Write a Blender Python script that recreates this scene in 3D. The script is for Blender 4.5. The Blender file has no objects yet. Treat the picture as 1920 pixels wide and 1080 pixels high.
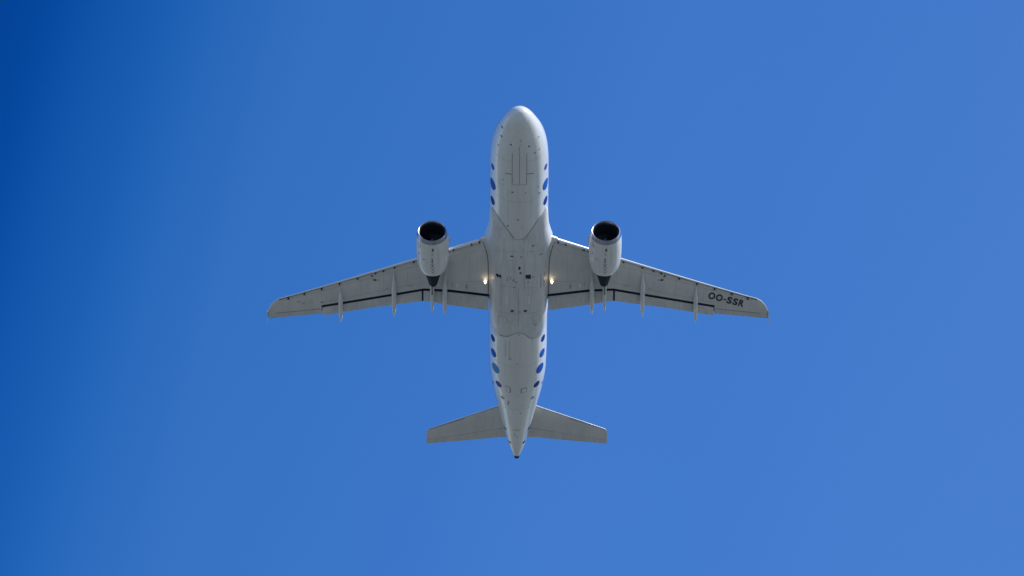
import bpy, bmesh, math, random
from mathutils import Vector, Matrix, Euler
from mathutils.bvhtree import BVHTree
random.seed(7)
R = math.radians
scene = bpy.context.scene
col = scene.collection

# ------------------------------------------------------------------ camera
LENS = 300.0
DIST = 579.0
ELEV = R(40.0)
cam_d = bpy.data.cameras.new('camera')
cam_d.lens = LENS
cam_d.sensor_width = 36.0
cam_d.clip_start = 0.5
cam_d.clip_end = 80000.0
cam = bpy.data.objects.new('camera', cam_d)
col.objects.link(cam)
cam.location = (0, 0, 1.7)
cam.rotation_euler = (R(90) + ELEV, 0, 0)
scene.camera = cam

# ------------------------------------------------------------------ sky and sun
SUN_EL, SUN_AZ = R(40.0), R(114.0)           # azimuth clockwise from +Y
world = bpy.data.worlds.new('World')
scene.world = world
world.use_nodes = True
wn, wl = world.node_tree.nodes, world.node_tree.links
wn.clear()
w_out = wn.new('ShaderNodeOutputWorld')
w_bg = wn.new('ShaderNodeBackground')
w_bg.inputs['Strength'].default_value = 0.12
sky = wn.new('ShaderNodeTexSky')
sky.sky_type = 'NISHITA'
sky.sun_disc = False
sky.sun_elevation = SUN_EL
sky.sun_rotation = SUN_AZ
sky.altitude = 0
sky.air_density = 1.0
sky.dust_density = 0.0
sky.ozone_density = 3.0
# deep blue tint graded over the sky of a very clear day
w_tint = wn.new('ShaderNodeMix'); w_tint.data_type = 'RGBA'; w_tint.blend_type = 'MULTIPLY'
w_tch = wn.new('ShaderNodeTexCoord'); w_sep = wn.new('ShaderNodeSeparateXYZ'); w_el = wn.new('ShaderNodeMapRange')
w_el.interpolation_type = 'SMOOTHSTEP'
w_el.inputs['From Min'].default_value = 0.05; w_el.inputs['From Max'].default_value = 0.60   # the horizon stays pale
wl.new(w_tch.outputs['Generated'], w_sep.inputs[0]); wl.new(w_sep.outputs['Z'], w_el.inputs['Value'])
wl.new(w_el.outputs['Result'], w_tint.inputs['Factor'])
w_tint.inputs[7].default_value = (0.695, 1.255, 1.92, 1)
wl.new(sky.outputs['Color'], w_tint.inputs[6])
# the sky deepens towards the upper left, partly lens vignetting put into its colour
w_tc = wn.new('ShaderNodeTexCoord')
w_dot = wn.new('ShaderNodeVectorMath'); w_dot.operation = 'DOT_PRODUCT'
w_dot.inputs[1].default_value = (1.0, 0.3*math.sin(ELEV), -0.3*math.cos(ELEV))
wl.new(w_tc.outputs['Generated'], w_dot.inputs[0])
w_map = wn.new('ShaderNodeMapRange')
w_map.inputs['From Min'].default_value = -0.60
w_map.inputs['From Max'].default_value = 0.08
wl.new(w_dot.outputs['Value'], w_map.inputs['Value'])
w_ramp = wn.new('ShaderNodeValToRGB')
cr = w_ramp.color_ramp
cr.interpolation = 'CARDINAL'
def ramp_x(x): return (x + 0.60) / 0.68
stops = [(-0.58, (0.55, 0.80, 0.92)), (-0.30, (0.25, 0.58, 0.76)), (-0.15, (0.06, 0.36, 0.60)), (-0.10, (0.02, 0.28, 0.54)), (-0.07, (0.014, 0.277, 0.535)), (-0.06, (0.074, 0.415, 0.657)), (-0.0475, (0.247, 0.624, 0.794)), (-0.035, (0.53, 0.777, 0.883)), (-0.02, (0.631, 0.837, 0.914)), (0, (0.743, 0.884, 0.957)), (0.012, (0.841, 0.933, 0.989)), (0.03, (0.866, 0.949, 0.989)), (0.06, (1.0, 1.0, 1.0))]  # multipliers matched to the gradient across the frame
while len(cr.elements) < len(stops): cr.elements.new(0.5)
for e, (x, c) in zip(cr.elements, stops):
    e.position = ramp_x(x); e.color = (*c, 1)
w_grad = wn.new('ShaderNodeMix'); w_grad.data_type = 'RGBA'; w_grad.blend_type = 'MULTIPLY'
wl.new(w_el.outputs['Result'], w_grad.inputs['Factor'])
wl.new(w_map.outputs['Result'], w_ramp.inputs['Fac'])
wl.new(w_tint.outputs[2], w_grad.inputs[6])
wl.new(w_ramp.outputs['Color'], w_grad.inputs[7])
wl.new(w_grad.outputs[2], w_bg.inputs['Color'])
wl.new(w_bg.outputs[0], w_out.inputs[0])

sun_d = bpy.data.lights.new('sun', 'SUN')
sun_d.energy = 5.0
sun_d.angle = R(0.5)
sun_d.color = (1.0, 0.955, 0.89)
sun = bpy.data.objects.new('sun', sun_d)
col.objects.link(sun)
sdir = Vector((math.cos(SUN_EL) * math.sin(SUN_AZ), math.cos(SUN_EL) * math.cos(SUN_AZ), math.sin(SUN_EL)))
sun.rotation_euler = sdir.to_track_quat('Z', 'Y').to_euler()
sun.location = (200, -200, 900)

scene.view_settings.view_transform = 'Standard'
scene.view_settings.look = 'None'
scene.view_settings.exposure = 0.0
scene.view_settings.gamma = 1.0

# ------------------------------------------------------------------ materials
def base_mat(name, rough=0.5, metal=0.0, coat=0.0):
    m = bpy.data.materials.new(name); m.use_nodes = True
    n = m.node_tree.nodes; b = n['Principled BSDF']
    b.inputs['Roughness'].default_value = rough
    b.inputs['Metallic'].default_value = metal
    b.inputs['Coat Weight'].default_value = coat
    b.inputs['Coat Roughness'].default_value = 0.05
    return m, n, m.node_tree.links, b

def paint(name, c, rough=0.4, coat=0.0, metal=0.0, var=0.06, streak=0.08, sc=(1.2, 0.25, 1.2), bump=0.0, grime=None):
    """paint with faint mottling and dirt streaks drawn out along the airflow (object Y)"""
    m, n, l, b = base_mat(name, rough, metal, coat)
    tc = n.new('ShaderNodeTexCoord')
    mp = n.new('ShaderNodeMapping'); mp.inputs['Scale'].default_value = sc
    l.new(tc.outputs['Object'], mp.inputs['Vector'])
    n1 = n.new('ShaderNodeTexNoise'); n1.inputs['Scale'].default_value = 1.6
    n1.inputs['Detail'].default_value = 6; n1.inputs['Roughness'].default_value = 0.6
    l.new(mp.outputs[0], n1.inputs['Vector'])
    mp2 = n.new('ShaderNodeMapping'); mp2.inputs['Scale'].default_value = (7.0, 0.35, 7.0)
    l.new(tc.outputs['Object'], mp2.inputs['Vector'])
    n2 = n.new('ShaderNodeTexNoise'); n2.inputs['Scale'].default_value = 1.0
    n2.inputs['Detail'].default_value = 4
    l.new(mp2.outputs[0], n2.inputs['Vector'])
    r1 = n.new('ShaderNodeMapRange'); r1.inputs['From Min'].default_value = 0.3; r1.inputs['From Max'].default_value = 0.7
    r1.inputs['To Min'].default_value = 1 - var; r1.inputs['To Max'].default_value = 1 + var
    l.new(n1.outputs['Fac'], r1.inputs['Value'])
    r2 = n.new('ShaderNodeMapRange'); r2.inputs['From Min'].default_value = 0.45; r2.inputs['From Max'].default_value = 0.75
    r2.inputs['To Min'].default_value = 0.0; r2.inputs['To Max'].default_value = streak
    l.new(n2.outputs['Fac'], r2.inputs['Value'])
    sub = n.new('ShaderNodeMath'); sub.operation = 'SUBTRACT'
    l.new(r1.outputs[0], sub.inputs[0]); l.new(r2.outputs[0], sub.inputs[1])
    vm = n.new('ShaderNodeVectorMath'); vm.operation = 'SCALE'
    vm.inputs[0].default_value = c
    l.new(sub.outputs[0], vm.inputs['Scale'])
    l.new(vm.outputs[0], b.inputs['Base Color'])
    rr = n.new('ShaderNodeMapRange'); rr.inputs['To Min'].default_value = max(0.03, rough - 0.08); rr.inputs['To Max'].default_value = rough + 0.1
    l.new(n1.outputs['Fac'], rr.inputs['Value']); l.new(rr.outputs[0], b.inputs['Roughness'])
    return m

M = {}
M['white']  = paint('white_paint', (0.72, 0.73, 0.73), 0.30, 0.65, var=0.03, streak=0.10)
M['fair']   = paint('fairing_paint', (0.66, 0.67, 0.68), 0.38, 0.2, var=0.08, streak=0.16)
M['wing']   = paint('wing_grey_paint', (0.62, 0.62, 0.61), 0.45, 0.1, var=0.08, streak=0.06, sc=(0.6, 0.3, 0.6))
M['flap']   = paint('flap_grey_paint', (0.60, 0.60, 0.59), 0.45, 0.1, var=0.09, streak=0.14, sc=(0.6, 0.3, 0.6))
M['canoe']  = paint('canoe_paint', (0.68, 0.69, 0.70), 0.4, 0.15, var=0.04, streak=0.10)
M['nac']    = paint('nacelle_paint', (0.70, 0.71, 0.70), 0.32, 0.55, var=0.06, streak=0.16)
M['lip']    = paint('lip_metal', (0.36, 0.38, 0.46), 0.34, 0.0, metal=1.0, var=0.05, streak=0.06)
M['metal']  = paint('bare_aluminium', (0.78, 0.79, 0.81), 0.28, 0.0, metal=1.0, var=0.05, streak=0.06)
M['slat']   = paint('slat_aluminium', (0.74, 0.75, 0.76), 0.42, 0.0, metal=0.55, var=0.04, streak=0.06)
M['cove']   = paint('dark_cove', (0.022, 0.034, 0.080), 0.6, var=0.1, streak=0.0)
M['seam']   = paint('seam_dark', (0.32, 0.33, 0.35), 0.6, var=0.15, streak=0.0)
M['faint']  = paint('seam_faint', (0.44, 0.45, 0.46), 0.5, var=0.15, streak=0.0)
M['dark']   = paint('dark_mark_slat_shade', (0.10, 0.108, 0.13), 0.55, var=0.2, streak=0.0)  # dark marks, and the shade painted on the nose behind the slats
M['pale']   = paint('pale_mark', (0.80, 0.81, 0.80), 0.4, var=0.05, streak=0.0)  # pale lines and small patches on the skin
M['liner']  = paint('shaded_liner', (0.012, 0.016, 0.034), 0.5, var=0.1, streak=0.0)  # grey liner coloured near-black, the shade inside the intake put into it
M['fan']    = paint('shaded_fan_metal', (0.060, 0.070, 0.105), 0.3, metal=0.4, var=0.15, streak=0.0)  # fan colour darkened too, for the shade in the duct
M['hot']    = paint('hot_section_metal', (0.012, 0.016, 0.034), 0.6, metal=0.2, var=0.2, streak=0.1)
M['navy']   = paint('navy_dot', (0.002, 0.028, 0.24), 0.6, 0.0, var=0.05, streak=0.0)
M['blue']   = paint('blue_dot', (0.002, 0.095, 0.48), 0.6, 0.0, var=0.05, streak=0.0)
M['sky']    = paint('pale_blue_dot', (0.05, 0.26, 0.58), 0.6, 0.0, var=0.05, streak=0.0)
M['violet'] = paint('violet_dot', (0.06, 0.085, 0.34), 0.6, 0.0, var=0.05, streak=0.0)
M['ink']    = paint('registration_black', (0.010, 0.014, 0.035), 0.4, var=0.05, streak=0.0)
M['rust']   = paint('red_beacon', (0.30, 0.05, 0.05), 0.3, var=0.05, streak=0.0)
for _k in ('navy', 'blue', 'sky', 'violet', 'hot', 'cove'): M[_k].node_tree.nodes['Principled BSDF'].inputs['Specular IOR Level'].default_value = 0.2
M['glass'], _n, _l, _b = base_mat('cockpit_glass', 0.05)
_b.inputs['Base Color'].default_value = (0.01, 0.012, 0.018, 1)
def lamp_mat(name, c, s):
    m, n, l, b = base_mat(name, 0.3)
    b.inputs['Base Color'].default_value = (0.8, 0.8, 0.8, 1)
    b.inputs['Emission Color'].default_value = (*c, 1)
    b.inputs['Emission Strength'].default_value = s
    return m
M['lamp'] = lamp_mat('lamp_lit', (1.0, 0.76, 0.45), 7.0)

# ------------------------------------------------------------------ helpers
S0 = 17.2                      # station (metres behind the nose) of the airliner's origin
def V(x, s, z): return Vector((x, s - S0, z))

def tag(o, label=None, cat=None, kind=None, group=None):
    if label: o['label'] = label
    if cat: o['category'] = cat
    if kind: o['kind'] = kind
    if group: o['group'] = group
    return o

def make(name, bm, mats, parent=None, sharp=35, recalc=True):
    if recalc: bmesh.ops.recalc_face_normals(bm, faces=bm.faces[:])
    me = bpy.data.meshes.new(name)
    bm.to_mesh(me); bm.free()
    for m in (mats if isinstance(mats, (list, tuple)) else [mats]): me.materials.append(m)
    for p in me.polygons: p.use_smooth = True
    me.set_sharp_from_angle(angle=R(sharp))
    o = bpy.data.objects.new(name, me)
    col.objects.link(o)
    if parent: o.parent = parent
    return o

def loft(bm, rings, closed=True, caps=(True, True), segmat=None):
    """skin a list of equally long point rings"""
    vs = [[bm.verts.new(p) for p in r] for r in rings]
    n = len(rings[0])
    for a, b in zip(vs, vs[1:]):
        for i in range(n if closed else n - 1):
            j = (i + 1) % n
            try:
                f = bm.faces.new((a[i], a[j], b[j], b[i]))
                if segmat: f.material_index = segmat(i)
            except ValueError: pass
    for flag, r in ((caps[0], vs[0]), (caps[1], vs[-1])):
        if flag:
            try: bm.faces.new(r)
            except ValueError: pass
    return vs

def smooth_table(tab):
    """monotone-ish cubic through (s, a, b, c...) rows"""
    xs = [r[0] for r in tab]; k = len(tab[0]) - 1
    def slope(i, c):
        if i == 0: return (tab[1][c] - tab[0][c]) / (xs[1] - xs[0])
        if i == len(tab) - 1: return (tab[-1][c] - tab[-2][c]) / (xs[-1] - xs[-2])
        d0 = (tab[i][c] - tab[i-1][c]) / (xs[i] - xs[i-1]); d1 = (tab[i+1][c] - tab[i][c]) / (xs[i+1] - xs[i])
        return 0 if d0 * d1 <= 0 else 2 * d0 * d1 / (d0 + d1)
    def f(s):
        s = min(max(s, xs[0]), xs[-1])
        i = 0
        while i < len(xs) - 2 and s > xs[i+1]: i += 1
        h = xs[i+1] - xs[i]; t = (s - xs[i]) / h
        out = []
        for c in range(1, k + 1):
            p0, p1 = tab[i][c], tab[i+1][c]; m0, m1 = slope(i, c) * h, slope(i+1, c) * h
            out.append((2*t**3 - 3*t*t + 1)*p0 + (t**3 - 2*t*t + t)*m0 + (-2*t**3 + 3*t*t)*p1 + (t**3 - t*t)*m1)
        return out
    return f

def box(bm, c, size, rot=None, mi=0):
    r = bmesh.ops.create_cube(bm, size=1.0)
    mat = Matrix.Translation(c) @ (rot.to_4x4() if rot else Matrix.Identity(4)) @ Matrix.Diagonal((*size, 1))
    bmesh.ops.transform(bm, matrix=mat, verts=r['verts'])
    for f in {f for v in r['verts'] for f in v.link_faces}: f.material_index = mi

# ---- paint marks, laid on a part's own skin
def skin_tree(bm): return BVHTree.FromBMesh(bm)
def drop(tree, x, s, off=0.006, up=1):
    """point of the skin straight above (x, s), seen from below"""
    h, nrm, _, _ = tree.ray_cast(V(x, s, -9.0), Vector((0, 0, 1)))
    if h is None: return None
    if nrm.z > 0: nrm = -nrm
    return h + nrm * off
def line(bm, tree, pts, w, mi, off=0.006, step=0.12):
    """a painted or sealed line following the skin through plan points (x, s)"""
    path = []
    for (a, b) in zip(pts, pts[1:]):
        n = max(1, int(math.hypot(b[0]-a[0], b[1]-a[1]) / step))
        path += [(a[0] + (b[0]-a[0])*k/n, a[1] + (b[1]-a[1])*k/n) for k in range(n)]
    path.append(pts[-1])
    prev = None
    for i, p in enumerate(path):
        q0, q1 = path[max(0, i-1)], path[min(len(path)-1, i+1)]
        dx, ds = q1[0]-q0[0], q1[1]-q0[1]; L = math.hypot(dx, ds) or 1
        nx, ns = -ds/L*w/2, dx/L*w/2
        a, b = drop(tree, p[0]+nx, p[1]+ns, off), drop(tree, p[0]-nx, p[1]-ns, off)
        if a is None or b is None: prev = None; continue
        cur = (bm.verts.new(a), bm.verts.new(b))
        if prev:
            f = bm.faces.new((prev[0], prev[1], cur[1], cur[0])); f.material_index = mi
        prev = cur
def blob(bm, tree, x, s, rx, rs, mi, off=0.008, n=10):
    c = drop(tree, x, s, off)
    if c is None: return
    cv = bm.verts.new(c); ring = []
    for k in range(n):
        a = 2*math.pi*k/n
        p = drop(tree, x + rx*math.cos(a), s + rs*math.sin(a), off)
        if p is None: return
        ring.append(bm.verts.new(p))
    for k in range(n):
        f = bm.faces.new((cv, ring[k], ring[(k+1) % n])); f.material_index = mi
def disc(bm, tree, x, s, z, r, mi, off=0.010, rings=6, n=28, rz=None):
    """a round dot of radius r on the curved skin near (x, s, z)"""
    p, nrm, _, _ = tree.find_nearest(V(x, s, z))
    _, zt_, zb_ = fus(s)
    if nrm.dot(p - V(0, s, (zt_ + zb_)/2)) < 0: nrm = -nrm
    ay = (Vector((0, 1, 0)) - nrm * nrm.y).normalized(); ax = nrm.cross(ay)
    rows = []
    for i in range(rings + 1):
        row = []
        for k in range(n):
            a = 2*math.pi*k/n; q = p + (ay*math.cos(a)*r + ax*math.sin(a)*(rz or r)) * (i/rings)
            h, hn, _, _ = tree.find_nearest(q)
            if hn.dot(nrm) < 0: hn = -hn
            row.append(bm.verts.new(h + hn*off))
            if i == 0: break
        rows.append(row)
    for k in range(n):
        f = bm.faces.new((rows[0][0], rows[1][k], rows[1][(k+1) % n])); f.material_index = mi
    for a, b in zip(rows[1:], rows[2:]):
        for k in range(n):
            f = bm.faces.new((a[k], b[k], b[(k+1) % n], a[(k+1) % n])); f.material_index = mi

def lerp_tab(tab, x):
    if x <= tab[0][0]: return tab[0][1]
    for (a, b) in zip(tab, tab[1:]):
        if x <= b[0]: return a[1] + (b[1]-a[1])*(x-a[0])/(b[0]-a[0])
    return tab[-1][1]
# ------------------------------------------------------------------ the ground
def ground():
    m, n, l, b = base_mat('fields', 0.95)
    tc = n.new('ShaderNodeTexCoord')
    vo = n.new('ShaderNodeTexVoronoi'); vo.inputs['Scale'].default_value = 0.0045
    l.new(tc.outputs['Object'], vo.inputs['Vector'])
    ra = n.new('ShaderNodeValToRGB'); cr = ra.color_ramp
    cr.interpolation = 'CONSTANT'
    cs = [(0, (0.134, 0.139, 0.112)), (0.3, (0.091, 0.120, 0.079)), (0.5, (0.187, 0.177, 0.160)), (0.75, (0.153, 0.161, 0.170))]
    while len(cr.elements) < 4: cr.elements.new(0.5)
    for e, (p, c) in zip(cr.elements, cs): e.position = p; e.color = (*c, 1)
    sp = n.new('ShaderNodeSeparateColor'); l.new(vo.outputs['Color'], sp.inputs[0]); l.new(sp.outputs[0], ra.inputs['Fac'])
    no = n.new('ShaderNodeTexNoise'); no.inputs['Scale'].default_value = 0.6; no.inputs['Detail'].default_value = 8
    l.new(tc.outputs['Object'], no.inputs['Vector'])
    mx = n.new('ShaderNodeMix'); mx.data_type = 'RGBA'; mx.blend_type = 'OVERLAY'; mx.inputs['Factor'].default_value = 0.35
    l.new(ra.outputs['Color'], mx.inputs[6]); l.new(no.outputs['Color'], mx.inputs[7])
    l.new(mx.outputs[2], b.inputs['Base Color'])
    bm = bmesh.new()
    bmesh.ops.create_grid(bm, x_segments=40, y_segments=40, size=20000)
    o = make('ground', bm, m)
    tag(o, kind='structure')
ground()

# ------------------------------------------------------------------ the airliner
PITCH, SKEW = R(8.0), 0.008            # climb angle, and a slight crab across the line of sight
plane = bpy.data.objects.new('airliner', None)
plane.empty_display_size = 3
col.objects.link(plane)
vdir = Vector((0, math.cos(ELEV), math.sin(ELEV)))
OFF_X, OFF_UP = 0.42, 0.0
plane.location = Vector(cam.location) + vdir * DIST + Vector((OFF_X, 0, 0)) + Vector((0, -math.sin(ELEV), math.cos(ELEV))) * OFF_UP
plane.rotation_euler = (Matrix.Rotation(SKEW, 3, Vector((0, -math.sin(ELEV), math.cos(ELEV)))) @ Matrix.Rotation(-PITCH, 3, 'X')).to_euler()
tag(plane, 'white twin engine airliner overhead with blue dots along its sides and landing lights lit', 'airplane')

# ---- fuselage: station, half width, top, bottom
FUS = [(0.0, 0.02, -0.66, -0.70), (0.04, 0.22, -0.48, -0.88), (0.12, 0.38, -0.33, -1.03), (0.3, 0.60, -0.14, -1.20), (0.6, 0.85, 0.07, -1.40),
       (1.0, 1.08, 0.30, -1.56), (1.5, 1.31, 0.60, -1.70), (2.0, 1.49, 1.02, -1.81), (2.6, 1.66, 1.50, -1.90),
       (3.4, 1.82, 1.85, -1.98), (4.4, 1.93, 2.02, -2.04), (5.6, 1.975, 2.07, -2.07), (8, 1.975, 2.07, -2.07), (22, 1.975, 2.07, -2.07),
       (24, 1.93, 2.07, -1.94), (26, 1.71, 2.06, -1.52), (28, 1.36, 2.01, -0.93), (30, 1.02, 1.88, -0.28),
       (32, 0.66, 1.66, 0.44), (33.0, 0.42, 1.50, 0.78), (33.55, 0.22, 1.36, 0.93)]
FUS = [((0.48 + r[0]*(8 - 0.48)/8 if r[0] < 8 else (r[0] if r[0] < 24 else r[0] + 0.15)),) + r[1:] for r in FUS]
fus = smooth_table(FUS)
def fus_ring(s, n=64):
    w, zt, zb = fus(s)
    zc = (zt + zb) / 2
    if s < 6: zc = min(zc, lerp_tab([(0.48, -0.68), (1.4, -0.60), (2.4, -0.45), (3.7, -0.20), (5.8, 0.0)], s))
    out = []
    for k in range(n):
        c = math.cos(2*math.pi*k/n)
        out.append(V(w*math.sin(2*math.pi*k/n), s, zc - (zc - zb)*c if c > 0 else zc - (zt - zc)*c))
    return out
fb = bmesh.new()
ss = [0, .01, .03, .06, .1, .15, .22, .3, .4, .5, .6, .75, .9, 1.05, 1.25, 1.5, 1.75, 2, 2.3, 2.6, 3, 3.4, 3.9, 4.4, 5, 5.6, 6.5] + \
     [7 + 0.75*k for k in range(20)] + [22 + 0.5*k for k in range(23)] + [33.3, 33.55]
loft(fb, [fus_ring(0.48 + s*(8 - 0.48)/8 if s < 8 else (s if s < 24 else s + 0.15)) for s in ss])
bmesh.ops.recalc_face_normals(fb, faces=fb.faces[:])
ftree = skin_tree(fb)
FM = ['white', 'seam', 'faint', 'dark', 'navy', 'blue', 'sky', 'violet', 'pale', 'rust', 'glass']
fi = {k: i for i, k in enumerate(FM)}
def FL(pts, w, m): line(fb, ftree, pts, w, fi[m])
def FB(x, s, r, m='dark', rs=None): blob(fb, ftree, x, s, r*0.9, (rs or r)*0.9, fi[m])
# nose wheel doors
for sx in (-1, 1):
    FL([(sx*0.48, 3.42), (sx*0.48, 6.08)], 0.036, 'seam')
    FL([(sx*0.48, 5.20), (sx*0.72, 5.20), (sx*0.95, 5.27)], 0.05, 'dark')
    FL([(sx*0.46, 5.5), (sx*0.46, 5.92)], 0.07, 'dark')
FL([(0, 2.87), (0, 6.05)], 0.034, 'seam')
FL([(-0.48, 6.08), (0.48, 6.08)], 0.036, 'seam')
FL([(-0.48, 4.72), (0.48, 4.72)], 0.03, 'faint')
# probes, drains and small blade aerials seen as dark specks
for x, s, r, m in ((0.05, 2.40, .06, 'seam'), (-0.58, 2.76, .07, 'dark'), (0.08, 2.74, .05, 'faint'), (0.62, 2.90, .07, 'dark'), (-1.40, 3.25, .06, 'seam'),
                   (1.33, 3.50, .05, 'dark'), (1.02, 3.58, .06, 'dark'), (-1.22, 2.45, .07, 'dark'), (1.27, 2.55, .06, 'seam'), (-1.16, 1.85, .07, 'dark'),
                   (-0.46, 6.77, .075, 'dark'), (0.43, 6.83, .06, 'seam'), (1.35, 7.30, .10, 'seam'), (1.30, 6.7, .06, 'faint'), (-0.07, 9.18, .09, 'seam'), (-0.75, 9.85, .09, 'seam'),
                   (-0.3, 4.1, .07, 'faint'), (-1.1, 5.9, .07, 'faint'), (-1.05, 6.3, .06, 'faint'), (0.22, 9.9, .06, 'faint'), (-0.5, 10.9, .06, 'faint'),
                   (0.05, 19.6, .08, 'faint'), (-0.05, 22.3, .07, 'faint'), (-0.55, 21.9, .13, 'faint')):
    FB(x, s, r, m)
FL([(-1.05, 5.2), (-1.15, 6.4), (-1.15, 8.2)], 0.025, 'pale')
for s in (4.1, 7.6, 22.6, 27.4): FL([(-1.6 if s < 24 else -1.0, s), (1.6 if s < 24 else 1.0, s)], 0.018, 'faint')
for x in (-0.75, 0.8): FL([(x, 6.6), (x, 9.2)], 0.018, 'faint')
for x in (-0.85, -0.6): FL([(x, 20.3), (x, 21.8)], 0.03, 'faint')
FL([(-1.0, 20.9), (-0.85, 20.9)], 0.03, 'faint')
# outflow panels ahead of the tail
FL([(-0.90, 24.72), (-0.53, 24.72), (-0.50, 25.32)], 0.05, 'dark')
FL([(-0.50, 25.32), (-0.70, 25.36), (-0.86, 24.9)], 0.03, 'seam')
FL([(0.24, 25.35), (0.24, 24.85), (0.62, 24.78)], 0.055, 'dark')
FL([(0.62, 24.78), (0.62, 25.28), (0.30, 25.32)], 0.03, 'seam')
FL([(-0.68, 26.45), (-0.60, 26.42), (-0.66, 26.95)], 0.06, 'dark')
FL([(-0.28, 30.10), (0.22, 30.10)], 0.07, 'seam')
FL([(-0.2, 30.5), (-0.18, 31.0)], 0.06, 'faint'); FB(0.02, 31.1, .07, 'faint'); FB(0.25, 27.9, .08, 'faint')
# round livery dots on both flanks
for sx in (-1, 1):
    for x, s, z, r, m in ((1.78, 5.47, -0.90, .24, 'blue' if sx < 0 else 'violet'), (1.80, 7.03, -0.88, .44, 'blue'), (1.79, 8.49, -0.88, .33, 'navy'),
                          (1.72, 20.86, -1.02, .28, 'navy'), (1.68, 22.15, -1.10, .34, 'blue'), (1.53, 23.45, -1.22, .42, 'sky' if sx < 0 else 'blue'),
                          (1.32, 24.90, -1.27, .29, 'violet' if sx < 0 else 'navy'), (1.02, 26.30, -1.10, .16, 'seam'), (0.80, 30.5, 0.36, .17, 'violet'),
                          (0.45, 32.05, 0.66, .15, 'rust' if sx < 0 else 'navy'), (1.62, 25.4, -0.5, .12, 'navy')):
        disc(fb, ftree, sx*x, s, z, r, fi[m])
fuselage = make('fuselage', fb, [M[k] for k in FM], plane, recalc=False)

# the pair of closed nose wheel doors
for sx in (-1, 1):
    gb = bmesh.new(); rows = []
    for k in range(14):
        s_ = 3.46 + (6.05 - 3.46)*k/13
        low = [drop(ftree, sx*(0.022 + (0.455 - 0.022)*q/5), s_, 0.010) for q in range(6)]
        rows.append(low + [p + Vector((0, 0, 0.03)) for p in low[::-1]])
    loft(gb, rows)
    make('nose_gear_door', gb, M['white'], fuselage)

# windscreen panes round the cockpit
wb = bmesh.new()
for sx in (-1, 1):
    for (p0, p1, p2, p3) in (((0.05, 1.32), (0.62, 1.42), (0.66, 1.98), (0.05, 1.85)), ((0.70, 1.46), (1.10, 1.78), (1.16, 2.36), (0.74, 2.02)), ((1.20, 1.92), (1.36, 2.3), (1.42, 2.9), (1.24, 2.5))):
        q = []
        for (x, s) in (p0, p1, p2, p3):
            h, nrm, _, _ = ftree.ray_cast(V(sx*x, s, 9), Vector((0, 0, -1)))
            q.append(wb.verts.new(h + Vector((0, 0, 0.012))))
        wb.faces.new(q)
make('windscreen', wb, M['glass'], fuselage)

# tail end: black exhaust pipe of the auxiliary power unit
ab = bmesh.new()
def ring(cx, s, cz, r, n=24, rz=None): return [V(cx + r*math.sin(2*math.pi*k/n), s, cz - (rz or r)*math.cos(2*math.pi*k/n)) for k in range(n)]
loft(ab, [ring(0, 33.65, 1.145, 0.20), ring(0, 33.75, 1.15, 0.205), ring(0, 33.99, 1.16, 0.17), ring(0, 33.99, 1.16, 0.13), ring(0, 33.75, 1.15, 0.12)])
make('exhaust_pipe', ab, M['cove'], fuselage)

# ---- belly fairing: station, half width, bottom
FAIR = [(9.0, 1.80, -0.92), (9.4, 1.95, -1.48), (10.0, 1.985, -1.88), (10.5, 2.02, -2.00), (10.9, 2.10, -2.07), (11.3, 2.20, -2.15), (11.6, 2.28, -2.21), (12.2, 2.13, -2.31),
        (13.0, 2.03, -2.41), (14.0, 2.00, -2.46), (17.5, 2.0, -2.46), (18.5, 1.97, -2.34), (19.38, 1.87, -2.09), (19.73, 1.81, -2.00), (20.26, 1.70, -1.85), (20.73, 1.5, -1.50)]
fair = smooth_table(FAIR)
def fair_ring(s, n=48):
    w, zb = fair(s)
    zc = -0.75; h = zc - zb; e = 2 / 2.9; out = []
    for k in range(n + 1):
        a = -math.pi/2 + math.pi*k/n
        sn, cs = math.sin(a), math.cos(a)
        out.append(V(w*math.copysign(abs(sn)**e, sn), s, zc - h*abs(cs)**e))
    out += [V(w*0.6, s, -0.5), V(-w*0.6, s, -0.5)]
    return out
bb = bmesh.new()
bs = [9.0 + 0.19*k for k in range(62)] + [20.73]
loft(bb, [fair_ring(s) for s in bs])
bmesh.ops.recalc_face_normals(bb, faces=bb.faces[:])
btree = skin_tree(bb)
BM = ['fair', 'seam', 'faint', 'dark', 'pale', 'cove']
bi = {k: i for i, k in enumerate(BM)}
class Both:                                   # whichever of the two skins hangs lower
    def ray_cast(self, o, d):
        a, b = ftree.ray_cast(o, d), btree.ray_cast(o, d)
        if a[0] is None: return b
        if b[0] is None: return a
        return a if a[0].z < b[0].z else b
both = Both()
def BL(pts, w, m): line(bb, both, pts, w, bi[m])
def BB(x, s, r, m='dark', rs=None): blob(bb, both, x, s, r, rs or r, bi[m])
BL([(-1.80, 9.12), (-1.48, 9.32), (-0.98, 9.92), (-0.62, 10.42), (-0.35, 10.86)], 0.07, 'seam')
BL([(1.45, 9.40), (1.22, 9.66), (0.85, 10.2), (0.42, 10.88)], 0.055, 'seam')
BL([(-0.35, 10.95), (0.40, 10.95)], 0.05, 'faint')
BL([(-1.65, 19.18), (-1.52, 19.63), (-1.24, 19.85)], 0.04, 'seam')
BL([(-1.24, 19.85), (-1.0, 19.89), (-0.62, 19.83)], 0.065, 'cove')
BL([(-0.62, 19.83), (-0.31, 19.55), (-0.05, 19.38), (0.20, 19.42), (0.49, 19.65), (0.77, 20.05), (1.05, 20.26)], 0.06, 'seam')
BL([(1.05, 20.26), (1.28, 20.13), (1.50, 19.68), (1.66, 19.18)], 0.03, 'faint')
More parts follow.
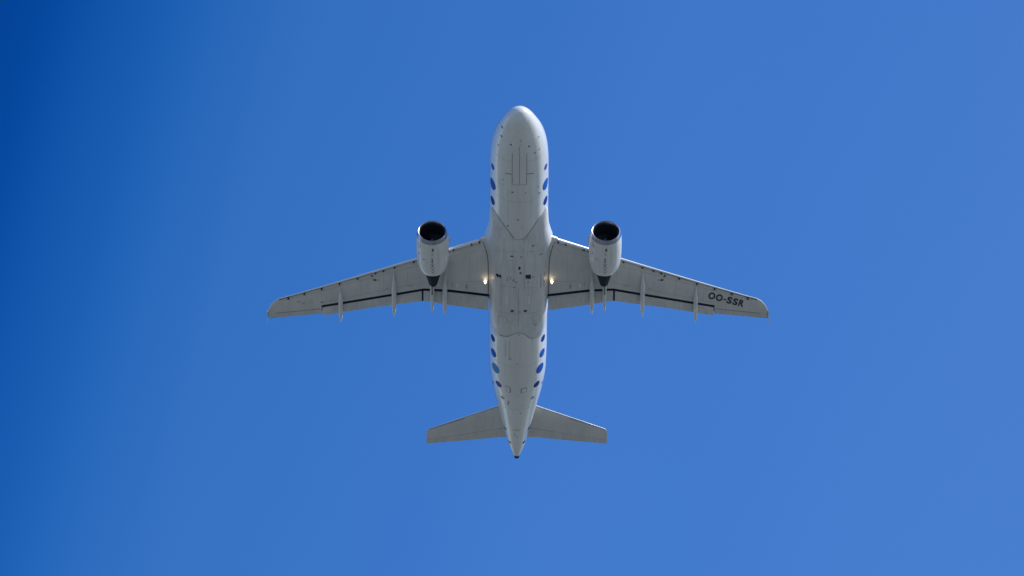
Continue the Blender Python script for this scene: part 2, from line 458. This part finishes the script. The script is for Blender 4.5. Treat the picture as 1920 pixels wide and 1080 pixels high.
for x, s, r, rs, m in ((0.95, 11.45, .11, .10, 'seam'), (-0.46, 12.25, .14, .06, 'dark'), (0.16, 12.3, .10, .05, 'seam'), (1.50, 12.25, .14, .06, 'seam'),
                       (0.05, 13.22, .075, .15, 'cove'), (0.12, 13.64, .08, .10, 'dark'), (0.98, 14.05, .09, .06, 'seam'), (0.65, 14.45, .07, .07, 'seam'), (0.55, 14.2, .1, .05, 'faint'),
                       (-0.42, 17.08, .13, .12, 'dark'), (0.46, 17.08, .13, .12, 'dark'), (0.05, 17.15, .15, .06, 'faint'), (-0.35, 14.3, .06, .1, 'seam'), (-0.17, 14.45, .07, .06, 'seam'),
                       (-0.28, 14.95, .09, .05, 'seam'), (-0.75, 14.2, .04, .25, 'faint'), (-0.55, 14.1, .04, .18, 'faint'), (0.3, 11.7, .07, .05, 'faint'), (1.15, 18.55, .1, .15, 'faint'), (-0.9, 19.9, .2, .08, 'faint')):
    BB(x, s, r, m, rs)
# ram air grilles
BL([(-1.55, 14.05), (-1.18, 14.05)], 0.22, 'cove'); BL([(-1.47, 14.22), (-1.40, 14.22)], 0.12, 'dark'); BL([(-1.25, 14.22), (-1.20, 14.22)], 0.12, 'dark')
BL([(0.46, 13.98), (0.82, 13.98)], 0.30, 'cove'); BL([(0.62, 14.16), (0.86, 14.16)], 0.08, 'dark'); BL([(0.46, 13.80), (0.82, 13.80)], 0.05, 'seam')
# stencilled outline by the right hand edge
BL([(1.50, 15.25), (1.50, 13.95), (1.72, 13.95), (1.72, 14.5), (1.62, 14.62), (1.72, 14.75), (1.72, 15.25)], 0.055, 'seam')
# pale hinge fairings
for x in (-0.80, 0.72): BL([(x, 15.75), (x, 16.5)], 0.10, 'pale')
for pts in ([(0.38, 12.8), (0.38, 15.0), (1.2, 15.0)], [(-0.2, 12.2), (-0.2, 13.0)], [(-1.2, 14.85), (-0.25, 14.90)], [(-1.7, 11.9), (1.7, 11.9)], [(-1.0, 10.95), (-1.0, 12.6), (-0.3, 12.6)],
            [(0.0, 14.9), (0.0, 18.6)], [(-1.5, 17.3), (1.5, 17.3)], [(0.95, 18.5), (0.95, 17.6), (1.45, 17.6), (1.45, 18.4)], [(-1.35, 18.6), (-1.35, 17.7), (-0.9, 17.6), (-0.7, 18.1), (-1.0, 18.5)], [(1.1, 12.1), (1.1, 13.6)]):
    BL(pts, 0.028, 'faint')
fairing = make('belly_fairing', bb, [M[k] for k in BM], plane, recalc=False)

# ---- wings
def foil(u, t): return 5*t*(0.2969*math.sqrt(u) - 0.126*u - 0.3516*u*u + 0.2843*u**3 - 0.1036*u**4)
LE = [(1.6, 11.08), (2.43, 11.50), (16.23, 18.40), (16.55, 18.68), (16.79, 19.02), (16.95, 19.38), (17.05, 19.80)]
TE = [(1.6, 17.75), (6.41, 17.45), (13.2, 19.40), (17.0, 20.30)]       # clean trailing edge, flap retracted line
SLOT = [(1.6, 16.62), (4.7, 16.42), (6.41, 16.50), (9.93, 17.65), (13.37, 18.78)]
FLTE = [(1.6, 17.76), (4.64, 17.50), (6.41, 17.36), (9.93, 18.36), (13.3, 19.47)]
def wz(x): return -1.25 + 0.089*(x-2) + 0.0014*(x-2)**2
def wt(x): return lerp_tab([(1.6, 0.145), (6.4, 0.118), (17, 0.105)], x)
SLAT_SPANS = ((2.62, 5.30), (6.35, 16.21))
def slatted(x): return any(a - 0.01 <= x <= b + 0.01 for a, b in SLAT_SPANS)
UL = [0.0, 0.004, 0.012, 0.024, 0.05, 0.10, 0.18, 0.30, 0.45, 0.60, 0.75, 0.9, 1.0]

def surf(x, s, upper=False, le=None):
    """height of the wing skin at span x, station s"""
    l0 = lerp_tab(LE, x) if le is None else le; c = lerp_tab(TE, x) - l0
    u = min(max((s - l0)/c, 0), 1)
    t = wt(x)
    return wz(x) + (foil(u, t)*c*0.95 if upper else -foil(u, t)*c*0.85) - 0.02*c*(u-0.4)

def wing(side):
    name = 'wing'
    wing_bm = bmesh.new()
    rings = []
    xs = [1.6, 2.0, 2.43, 2.60, 2.62, 3.2, 4.0, 4.7, 5.30, 5.32, 5.85, 6.33, 6.35, 6.41, 7.4, 8.6, 9.93, 11.2, 12.4, 13.35, 13.36, 14.2, 15.2, 16.21, 16.225, 16.23, 16.55, 16.79, 16.95, 17.05]
    for x in xs:
        flapped = x < 13.355
        le = lerp_tab(LE, x) + ((0.17 if x < 12 else 0.13) if slatted(x) else 0.0)
        te = lerp_tab(TE, x)
        front = lerp_tab(SLOT, x) - (0.13 if x > 6 else 0.13 + 0.01*(6 - x)) if flapped else te - 0.02
        back = lerp_tab(SLOT, x) + 0.45 if flapped else te
        up, lo = [], []
        for u in UL:
            s = le + (back - le)*u; up.append((s, surf(x, s, True, le)))
        for u in UL:
            s = le + (front - le)*u; lo.append((s, surf(x, s, False, le)))
        pts = up[::-1] + lo[1:]
        # the hollow the flap runs out of
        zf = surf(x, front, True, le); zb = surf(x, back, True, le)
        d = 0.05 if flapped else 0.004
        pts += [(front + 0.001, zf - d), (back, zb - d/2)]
        rings.append([V(side*x, s, z) for s, z in pts])
    nu = len(UL)
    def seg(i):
        if i >= len(rings[0]) - 3: return 1          # dark cove, the slot's shadow included in its colour
        if nu - 1 <= i < nu + 2: return 2            # nose under the slat, painted dark as shade in the gap
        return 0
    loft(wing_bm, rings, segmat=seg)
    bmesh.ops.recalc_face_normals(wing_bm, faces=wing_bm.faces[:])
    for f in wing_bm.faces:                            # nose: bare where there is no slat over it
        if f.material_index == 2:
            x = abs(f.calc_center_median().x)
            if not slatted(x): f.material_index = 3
    tree = skin_tree(wing_bm)
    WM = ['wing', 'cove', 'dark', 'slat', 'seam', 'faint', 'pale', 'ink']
    wi = {k: i for i, k in enumerate(WM)}
    L = lambda pts, w, m: line(wing_bm, tree, [(side*x, s) for x, s in pts], w, wi[m], 0.006, 0.3)
    B = lambda x, s, rx, rs, m: blob(wing_bm, tree, side*x, s, rx, rs, wi[m])
    L([(2.42, 11.8), (2.31, 12.05), (2.20, 12.4), (2.10, 12.9), (2.06, 13.4), (2.04, 14.4), (2.04, 16.4)], 0.06, 'dark')
    for x, s, rx, rs, m in ((9.72, 15.92, .13, .09, 'dark'), (9.90, 15.62, .08, .08, 'dark'), (9.5, 15.9, .10, .06, 'faint'), (14.55, 18.62, .07, .09, 'seam'), (8.9, 16.6, .05, .05, 'seam'),
                         (13.3, 18.35, .14, .06, 'seam'), (12.75, 18.1, .08, .06, 'faint'), (14.9, 18.5, .2, .04, 'faint'), (3.50, 15.85, .06, .26, 'seam'), (4.15, 15.8, .05, .22, 'pale'), (4.45, 15.8, .05, .22, 'faint'), (7.3, 16.2, .2, .04, 'faint')):
        if side > 0 and x > 12.2 and s < 18.65: continue
        B(x, s, rx, rs, m)
    for x0, x1, f in ((2.7, 5.2, 0.14), (6.4, 16.0, 0.16), (2.3, 5.4, 0.60), (6.4, 13.2, 0.58)):
        pts = []
        for k in range(13):
            x = x0 + (x1-x0)*k/12; a = lerp_tab(LE, x); c = lerp_tab(TE, x) - a
            pts.append((x, a + c*f))
        L(pts, 0.022, 'faint')
    for x in (3.3, 7.5, 9.1, 10.7, 12.6, 14.0):
        a = lerp_tab(LE, x); c = lerp_tab(TE, x) - a
        L([(x, a + c*0.15), (x, a + c*0.58)], 0.018, 'faint')
    w = make('wing', wing_bm, [M[k] for k in WM], plane, recalc=False)

    # slats, each run slid forward and down
    for (a, b) in SLAT_SPANS:
        sb = bmesh.new(); rr = []
        n = max(4, int((b-a)/0.8))
        for k in range(n+1):
            x = a + (b-a)*k/n; l0 = lerp_tab(LE, x); c = lerp_tab(TE, x) - l0; t = wt(x)
            outer = [(u, foil(u, t)*0.95) for u in (0.13, 0.09, 0.05, 0.025, 0.01, 0.003, 0)] + [(u, -foil(u, t)*0.85) for u in (0.003, 0.01, 0.02, 0.032)]
            inner = [(0.034, -foil(0.032, t)*0.55), (0.030, 0.0), (0.045, foil(0.045, t)*0.55), (0.09, foil(0.09, t)*0.82)]
            rr.append([V(side*x, l0 + u*c, wz(x) + z*c - 0.035*min(1, max(0, (16.21 - x)/0.8))) for u, z in outer + inner])
        loft(sb, rr)
        make('slat', sb, M['slat'], w)
    # slat tracks: stubby dark rails in the gap behind the slats
    for x in SLAT_TRACKS:
        l0 = lerp_tab(LE, x); s = l0 + 0.26
        tb = bmesh.new()
        z = surf(x, s)
        h = 0.12
        pts = [(s - 0.15, z + 0.06), (s - 0.13, z - h*0.5), (s - 0.02, z - h*0.6), (s + 0.05, z - 0.03), (s + 0.06, z + 0.06)]
        r0 = [V(side*(x - 0.045), a, b) for a, b in pts]; r1 = [V(side*(x + 0.045), a, b) for a, b in pts]
        loft(tb, [r0, r1])
        make('slat_track', tb, M['cove'], w)

    # flaps: inboard and outboard panel, lowered a little
    for (a, b) in ((2.02, 6.414), (6.418, 13.30)):
        sb = bmesh.new(); rr = []
        stn = [a + (b-a)*k/6 for k in range(7)]
        if a > 6: stn.insert(1, a + 0.13)
        for x in stn:
            s0 = lerp_tab(SLOT, x) + 0.105; s1 = lerp_tab(FLTE, x); c = s1 - s0
            z0 = surf(x, s0) + 0.02 ; drp = math.tan(R(14))
            if x > 6.4: z0 += 0.0
            sec = []
            for u in (1, .8, .55, .3, .15, .05, .01): sec.append((u, foil(u, 0.14)*1.1))
            sec.append((0, 0))
            for u in (.01, .05, .15, .3, .55, .8, .98): sec.append((u, -foil(u, 0.14)*0.7))
            rr.append([V(side*x, s0 + u*c, z0 - u*c*drp + zz*c) for u, zz in sec])
        loft(sb, rr)
        bmesh.ops.recalc_face_normals(sb, faces=sb.faces[:])
        if a > 6:                                        # inner end of the outboard flap, coloured dark as a gap line
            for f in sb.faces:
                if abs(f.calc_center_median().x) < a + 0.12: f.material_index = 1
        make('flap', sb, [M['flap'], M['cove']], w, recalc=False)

    # aileron, its skin a few millimetres proud of the wing
    al = bmesh.new(); rr = []
    for k in range(7):
        x = 13.48 + (16.45 - 13.48)*k/6
        h0 = 19.04 + (19.80 - 19.04)*k/6; t1 = lerp_tab(TE, x) + 0.012
        sec = [(h0 + (t1 - h0)*q/4) for q in range(5)]
        rr.append([V(side*x, a, surf(x, a, True) + 0.006) for a in sec] + [V(side*x, a, surf(x, a) - 0.008) for a in sec[::-1]])
    loft(al, rr)
    make('aileron', al, M['flap'], w)
    L2 = bmesh.new()
    line(L2, tree, [(side*13.45, 19.01), (side*16.48, 19.77)], 0.05, 0, 0.012, 0.3)
    make('hinge_gap', L2, M['seam'], w)

    # canoe fairings of the flap tracks
    for (x, s0, s1, wd, zd) in ((4.98, 14.7, 18.2, 0.165, 0.36), (8.42, 15.02, 18.78, 0.165, 0.34), (12.05, 16.85, 19.75, 0.15, 0.30)):
        cb = bmesh.new(); rr = []
        n = 18
        for k in range(n+1):
            t = k/n; s = s0 + (s1-s0)*t
            r = max(0.02, min(1, (t/0.34)**0.75 if t < 0.34 else 1) * (1 if t < 0.72 else max(0.0, 1-((t-0.72)/0.28)**1.6)))
            wing_s = min(s, lerp_tab(SLOT, x) - 0.1)
            zt_ = surf(x, wing_s) + 0.05 - max(0, s - lerp_tab(SLOT, x))*0.28
            zb_ = zt_ - 0.07 - zd*r
            zc = (zt_+zb_)/2; h = (zt_-zb_)/2
            rr.append([V(side*(x + wd*r*math.sin(2*math.pi*j/16)), s, zc - h*math.cos(2*math.pi*j/16)) for j in range(16)])
        loft(cb, rr)
        make('flap_track_fairing', cb, M['canoe'], w)

    # wing tip fence, an arrow-shaped plate
    tb = bmesh.new()
    zt0 = wz(16.95)
    prof = [(19.55, zt0), (19.80, zt0+0.16), (20.20, zt0+0.60), (20.60, zt0+0.66), (20.40, zt0+0.15), (20.50, zt0-0.05), (20.50, zt0-0.32), (20.28, zt0-0.34), (19.75, zt0-0.12)]
    loft(tb, [[V(side*17.045, s, z) for s, z in prof], [V(side*17.08, s, z) for s, z in prof]])
    make('wingtip_fence', tb, M['white'], w, sharp=20)

    # landing light swung down under the wing root: housing, reflector bowl, lit lamp
    lx, ls = 2.25, 15.13
    lz = surf(lx, ls) - 0.02
    hb = bmesh.new()
    loft(hb, [ring(side*lx, ls - 0.10, lz - 0.20, 0.10), ring(side*lx, ls - 0.06, lz - 0.20, 0.105), ring(side*lx, ls + 0.06, lz - 0.19, 0.10), ring(side*lx, ls + 0.10, lz - 0.18, 0.05)], caps=(False, True))
    box(hb, V(side*(lx-0.03), ls + 0.10, lz - 0.08), (0.05, 0.10, 0.22))
    lamp = make('landing_light', hb, M['metal'], w)
    gb = bmesh.new()
    loft(gb, [ring(side*lx, ls - 0.13, lz - 0.20, 0.02, rz=0.05), ring(side*lx, ls - 0.12, lz - 0.20, 0.05, rz=0.11), ring(side*lx, ls - 0.095, lz - 0.20, 0.07, rz=0.16), ring(side*lx, ls - 0.02, lz - 0.20, 0.06, rz=0.14)])
    return w, lamp, gb, V(side*lx, ls - 0.30, lz - 0.22)

SLAT_TRACKS = [2.66, 3.17, 4.40, 4.72, 7.08, 8.38, 9.14, 9.68, 10.9, 12.12, 13.34, 14.52, 15.62]
LAMPS = []
for side in (1, -1):
    w, lamp, gb, lp = wing(side)
    # the lens belongs to the light, which is itself a part of the wing
    lens_me = make('lit_lens', gb, M['lamp'], w)
    pd = bpy.data.lights.new('landing_beam', 'SPOT'); pd.energy = 0.6; pd.color = (1.0, 0.70, 0.38)
    pd.spot_size = R(150); pd.spot_blend = 1.0; pd.shadow_soft_size = 0.1
    po = bpy.data.objects.new('landing_beam', pd); col.objects.link(po); po.parent = w
    po.location = lp
    po.rotation_euler = (R(90), 0, R(180))
    LAMPS.append(po)
    WINGS = globals().setdefault('WINGS', {}); WINGS[side] = w
tag(WINGS[1], 'wing with black registration letters under its outer end')
tag(WINGS[-1], 'wing without lettering underneath')

# registration under the outer wing
def registration():
    O, E, U = REG
    out = bmesh.new()
    for ch, a0, aw, b0, bh in (('O', 0.0, 0.185, 0, 1), ('O', 0.212, 0.185, 0, 1), ('-', 0.425, 0.075, 0.36, 0.17), ('S', 0.525, 0.14, 0, 1), ('S', 0.69, 0.14, 0, 1), ('R', 0.858, 0.145, 0, 1)):
        cu = bpy.data.curves.new('glyph', 'FONT')
        cu.body = ch; cu.size = 1.0; cu.resolution_u = 6; cu.offset = 0.034
        ob = bpy.data.objects.new('glyph', cu); col.objects.link(ob)
        dg = bpy.context.evaluated_depsgraph_get(); dg.update()
        me = bpy.data.meshes.new_from_object(ob.evaluated_get(dg))
        bpy.data.objects.remove(ob)
        xs = [v.co.x for v in me.vertices]; ys = [v.co.y for v in me.vertices]
        for v in me.vertices:
            a = a0 + aw*(v.co.x - min(xs))/(max(xs) - min(xs)); b = b0 + bh*(v.co.y - min(ys))/(max(ys) - min(ys))
            x = O[0] + a*E[0] + b*U[0]; s = O[1] + a*E[1] + b*U[1]
            v.co = V(x, s, surf(x, s) - 0.012)
        out.from_mesh(me)
    make('registration_lettering', out, M['ink'], WINGS[1])
# lower-left corner of the text, its baseline and its letter height, in plan (x, station)
REG = ((12.86, 17.93), (2.43, 1.10), (0.13, -0.58))
registration()

# ---- engines
def engine(side):
    ex, es, ez = 5.83, 10.12, -2.12
    root = bpy.data.objects.new('engine', None); col.objects.link(root); root.parent = plane
    root.location = V(side*ex, es, ez)
    root.rotation_euler = (R(2.0), 0, side*R(0.8))
    n = 48
    def rg(s, r, tilt=0.0, dz=0.0, flat=0.0):
        out = []
        for k in range(n):
            a = 2*math.pi*k/n
            x, z = r*math.sin(a), -r*math.cos(a)
            out.append(Vector((side*x, s + tilt*z, z + dz)))
        return out
    # cowl from behind the lip to the fan nozzle, with its inside
    nb = bmesh.new()
    T = -0.06
    prof = [(0.31, 1.042), (0.55, 1.072), (0.9, 1.095), (1.3, 1.105), (1.9, 1.105), (2.4, 1.09), (2.75, 1.055), (3.05, 0.995), (3.28, 0.925), (3.40, 0.875)]
    loft(nb, [rg(s, r, T*max(0, 1-s/1.2)) for s, r in prof], caps=(False, False))
    prof2 = [(3.40, 0.875), (3.39, 0.855), (3.0, 0.86), (2.0, 0.80)]
    m0 = len(nb.faces)
    loft(nb, [rg(s, r) for s, r in prof2], caps=(False, False))
    nb.faces.ensure_lookup_table()
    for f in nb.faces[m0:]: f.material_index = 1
    bmesh.ops.recalc_face_normals(nb, faces=nb.faces[:])
    et = skin_tree(nb)
    def ed(x, s, off=0.008):
        h, nn, _, _ = et.ray_cast(Vector((x, s, -5)), Vector((0, 0, 1)))
        return None if h is None else h + Vector((0, 0, -off))
    def mark(x0, s0, x1, s1, mi):
        q = [ed(x0, s0), ed(x1, s0), ed(x1, s1), ed(x0, s1)]
        if None not in q:
            f = nb.faces.new([nb.verts.new(p) for p in q]); f.material_index = mi
    mark(-0.012, 0.60, 0.012, 2.95, 3)
    for x, s, a, b, m in ((0.03, 0.78, .065, .12, 2), (0.0, 1.15, .03, .10, 5), (-0.02, 1.75, .035, .22, 2), (-0.01, 2.1, .12, .03, 5), (-0.02, 2.25, .04, .08, 2), (0.0, 2.42, .15, .03, 5),
                          (0.0, 2.60, .05, .06, 5), (0.0, 2.74, .14, .025, 3), (-0.58, 1.75, .08, .05, 5), (-0.5, 1.86, .14, .03, 3), (0.0, 2.9, .05, .04, 2)):
        mark(x-a, s-b, x+a, s+b, m)
    mark(-0.92, 0.50, -0.80, 0.86, 2)
    mark(-0.90, 1.35, -0.84, 1.48, 5)
    mark(0.62, 1.9, 0.66, 2.3, 4)
    for x in (-0.45, 0.45): mark(x-0.01, 0.6, x+0.01, 2.9, 3)
    for s in (0.62, 2.0): mark(-0.95, s-0.01, -0.3, s+0.01, 3); mark(-0.3, s-0.01, 0.3, s+0.01, 3); mark(0.3, s-0.01, 0.95, s+0.01, 3)
    NM = ['nac', 'liner', 'dark', 'faint', 'pale', 'seam']
    make('cowl', nb, [M[k] for k in NM], root, recalc=False)
    # lip ring
    lb = bmesh.new()
    prof = [(0.31, 1.042), (0.22, 1.028), (0.12, 1.003), (0.04, 0.968), (0.0, 0.930), (0.02, 0.895), (0.08, 0.868), (0.18, 0.850), (0.26, 0.845)]
    loft(lb, [rg(s, r, T*max(0, 1-s/1.2)) for s, r in prof], caps=(False, False))
    make('inlet_lip', lb, M['lip'], root)
    # intake duct
    db = bmesh.new()
    prof = [(0.26, 0.845), (0.5, 0.845), (0.9, 0.87), (1.25, 0.875)]
    loft(db, [rg(s, r, T*max(0, 1-s/1.2)) for s, r in prof], caps=(False, True))
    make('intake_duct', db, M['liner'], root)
    # fan: blades and spinner
    fb_ = bmesh.new()
    for k in range(36):
        a = 2*math.pi*k/36
        pts = []
        for (r, tw, ch) in ((0.26, 0.3, 0.09), (0.55, 0.7, 0.11), (0.86, 1.05, 0.12)):
            for sg in (-1, 1):
                da = sg*ch*math.sin(tw)/r*0.5*1.3
                pts.append(Vector((r*math.sin(a+da), 1.08 + sg*ch*math.cos(tw)*0.6*side, -r*math.cos(a+da))))
        vs = [fb_.verts.new(p) for p in pts]
        fb_.faces.new((vs[0], vs[1], vs[3], vs[2])); fb_.faces.new((vs[2], vs[3], vs[5], vs[4]))
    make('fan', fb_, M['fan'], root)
    sp = bmesh.new()
    loft(sp, [rg(s, r) for s, r in ((0.70, 0.01), (0.74, 0.06), (0.84, 0.13), (0.98, 0.21), (1.1, 0.27), (1.2, 0.28))])
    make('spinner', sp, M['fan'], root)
    # core: nozzle and plug
    cb = bmesh.new()
    loft(cb, [rg(s, r) for s, r in ((2.6, 0.66), (3.3, 0.64), (3.8, 0.55), (4.3, 0.43), (4.75, 0.32), (4.95, 0.27), (4.95, 0.23), (4.5, 0.27))], caps=(True, False))
    make('core_nozzle', cb, M['hot'], root)
    pb = bmesh.new()
    loft(pb, [rg(s, r) for s, r in ((4.5, 0.2), (4.95, 0.17), (5.15, 0.10), (5.22, 0.03))])
    make('exhaust_plug', pb, M['hot'], root)
    # strake on the inboard shoulder
    kb = bmesh.new()
    a = R(112)
    d = Vector((-math.sin(a)*side, 0, -math.cos(a))); tn = Vector((d.z, 0, -d.x))
    prof = [(0.55, 1.06), (1.15, 1.30), (1.55, 1.31), (1.65, 1.06)]
    loft(kb, [[d*r + Vector((0, s, 0)) + tn*o for s, r in prof] for o in (-0.012, 0.012)])
    make('strake', kb, M['nac'], root)

    # pylon between engine and wing
    yb = bmesh.new(); rr = []
    for (s, hw, zb_) in ((11.0, 0.02, -1.05), (11.5, 0.14, -1.12), (12.3, 0.19, -1.25), (13.4, 0.20, -1.45), (14.4, 0.19, -1.70), (15.2, 0.17, -1.60), (16.0, 0.145, -1.46), (16.9, 0.135, -1.50), (17.5, 0.11, -1.52), (17.95, 0.06, -1.50), (18.12, 0.012, -1.47)):
        zt_ = -0.80 if s < 13.2 else (surf(ex, min(s, 16.3)) + 0.10 - max(0, s - 16.3)*0.22)
        if s < 13.2: zt_ = -1.0 + 0.1*(s-11)
        zc = (zt_+zb_)/2; h = abs(zt_-zb_)/2 + 0.01
        rr.append([V(side*(ex + hw*math.copysign(abs(math.sin(2*math.pi*j/20))**0.7, math.sin(2*math.pi*j/20))), s, zc - h*math.copysign(abs(math.cos(2*math.pi*j/20))**0.7, math.cos(2*math.pi*j/20))) for j in range(20)])
    loft(yb, rr)
    bmesh.ops.recalc_face_normals(yb, faces=yb.faces[:])
    line(yb, skin_tree(yb), [(side*ex, 15.5), (side*ex, 16.5)], 0.10, 1)         # drain slot
    make('pylon', yb, [M['canoe'], M['dark']], plane, recalc=False)
    return root
for side in (1, -1): engine(side)

# ---- tailplane
def tailplane(side):
    st = [(0.3, 28.42, 31.85), (1.27, 28.96, 31.98), (3.6, 30.24, 32.50), (6.10, 31.62, 33.02), (6.24, 31.86, 33.05)]
    hz = lambda x: 0.88 + 0.10*x
    def sec(le, te, a, b, t, x, up=True):
        c = te - le; pts = []
        us = [a + (b-a)*q for q in (1, .8, .6, .4, .2, .1, .05, .02, .006)]
        pts += [(u, foil(u, t)) for u in us]
        if a == 0: pts.append((0, 0))
        pts += [(u, -foil(u, t)) for u in us[::-1]]
        return [V(side*x, le + u*c, hz(x) + z*c) for u, z in pts]
    bm = bmesh.new(); bm2 = bmesh.new()
    loft(bm, [sec(le, te, 0, 0.70, 0.10 if x < 6.2 else 0.05, x) for x, le, te in st])
    bmesh.ops.recalc_face_normals(bm, faces=bm.faces[:])
    # polished leading edge with its joint
    for f in bm.faces:
        c = f.calc_center_median(); x = abs(c.x); s = c.y + S0
        le = lerp_tab([(a, b) for a, b, _ in st], x)
        if 1.4 < x < 6.2 and s < le + 0.035: f.material_index = 1
        elif 1.4 < x < 6.2 and s < le + 0.105 and c.z < hz(x): f.material_index = 2
    t = make('tailplane', bm, [M['wing'], M['slat'], M['seam'], M['faint']], plane, recalc=False)
    loft(bm2, [sec(le, te, 0.707, 1.0, 0.10 if x < 6.2 else 0.05, x) for x, le, te in st])
    make('elevator', bm2, M['flap'], t)
for side in (1, -1): tailplane(side)

# ---- fin and rudder (above the fuselage, hidden from straight below)
def fin():
    st = [(1.7, 25.6, 32.2), (3.0, 26.9, 32.4), (7.8, 31.0, 33.2), (7.92, 31.3, 33.2)]
    def sec(le, te, a, b, z):
        c = te - le; us = [a + (b-a)*q for q in (1, .7, .4, .2, .08, .02)]
        pts = [(u, foil(u, 0.10)) for u in us] + ([(0, 0)] if a == 0 else []) + [(u, -foil(u, 0.10)) for u in us[::-1]]
        return [V(y*c, le + u*c, z) for u, y in pts]
    bm = bmesh.new(); loft(bm, [sec(le, te, 0, 0.70, z) for z, le, te in st])
    f = make('fin', bm, M['navy'], plane)
    bm = bmesh.new(); loft(bm, [sec(le, te, 0.706, 1.0, z) for z, le, te in st[1:3]])
    make('rudder', bm, M['navy'], f)
fin()
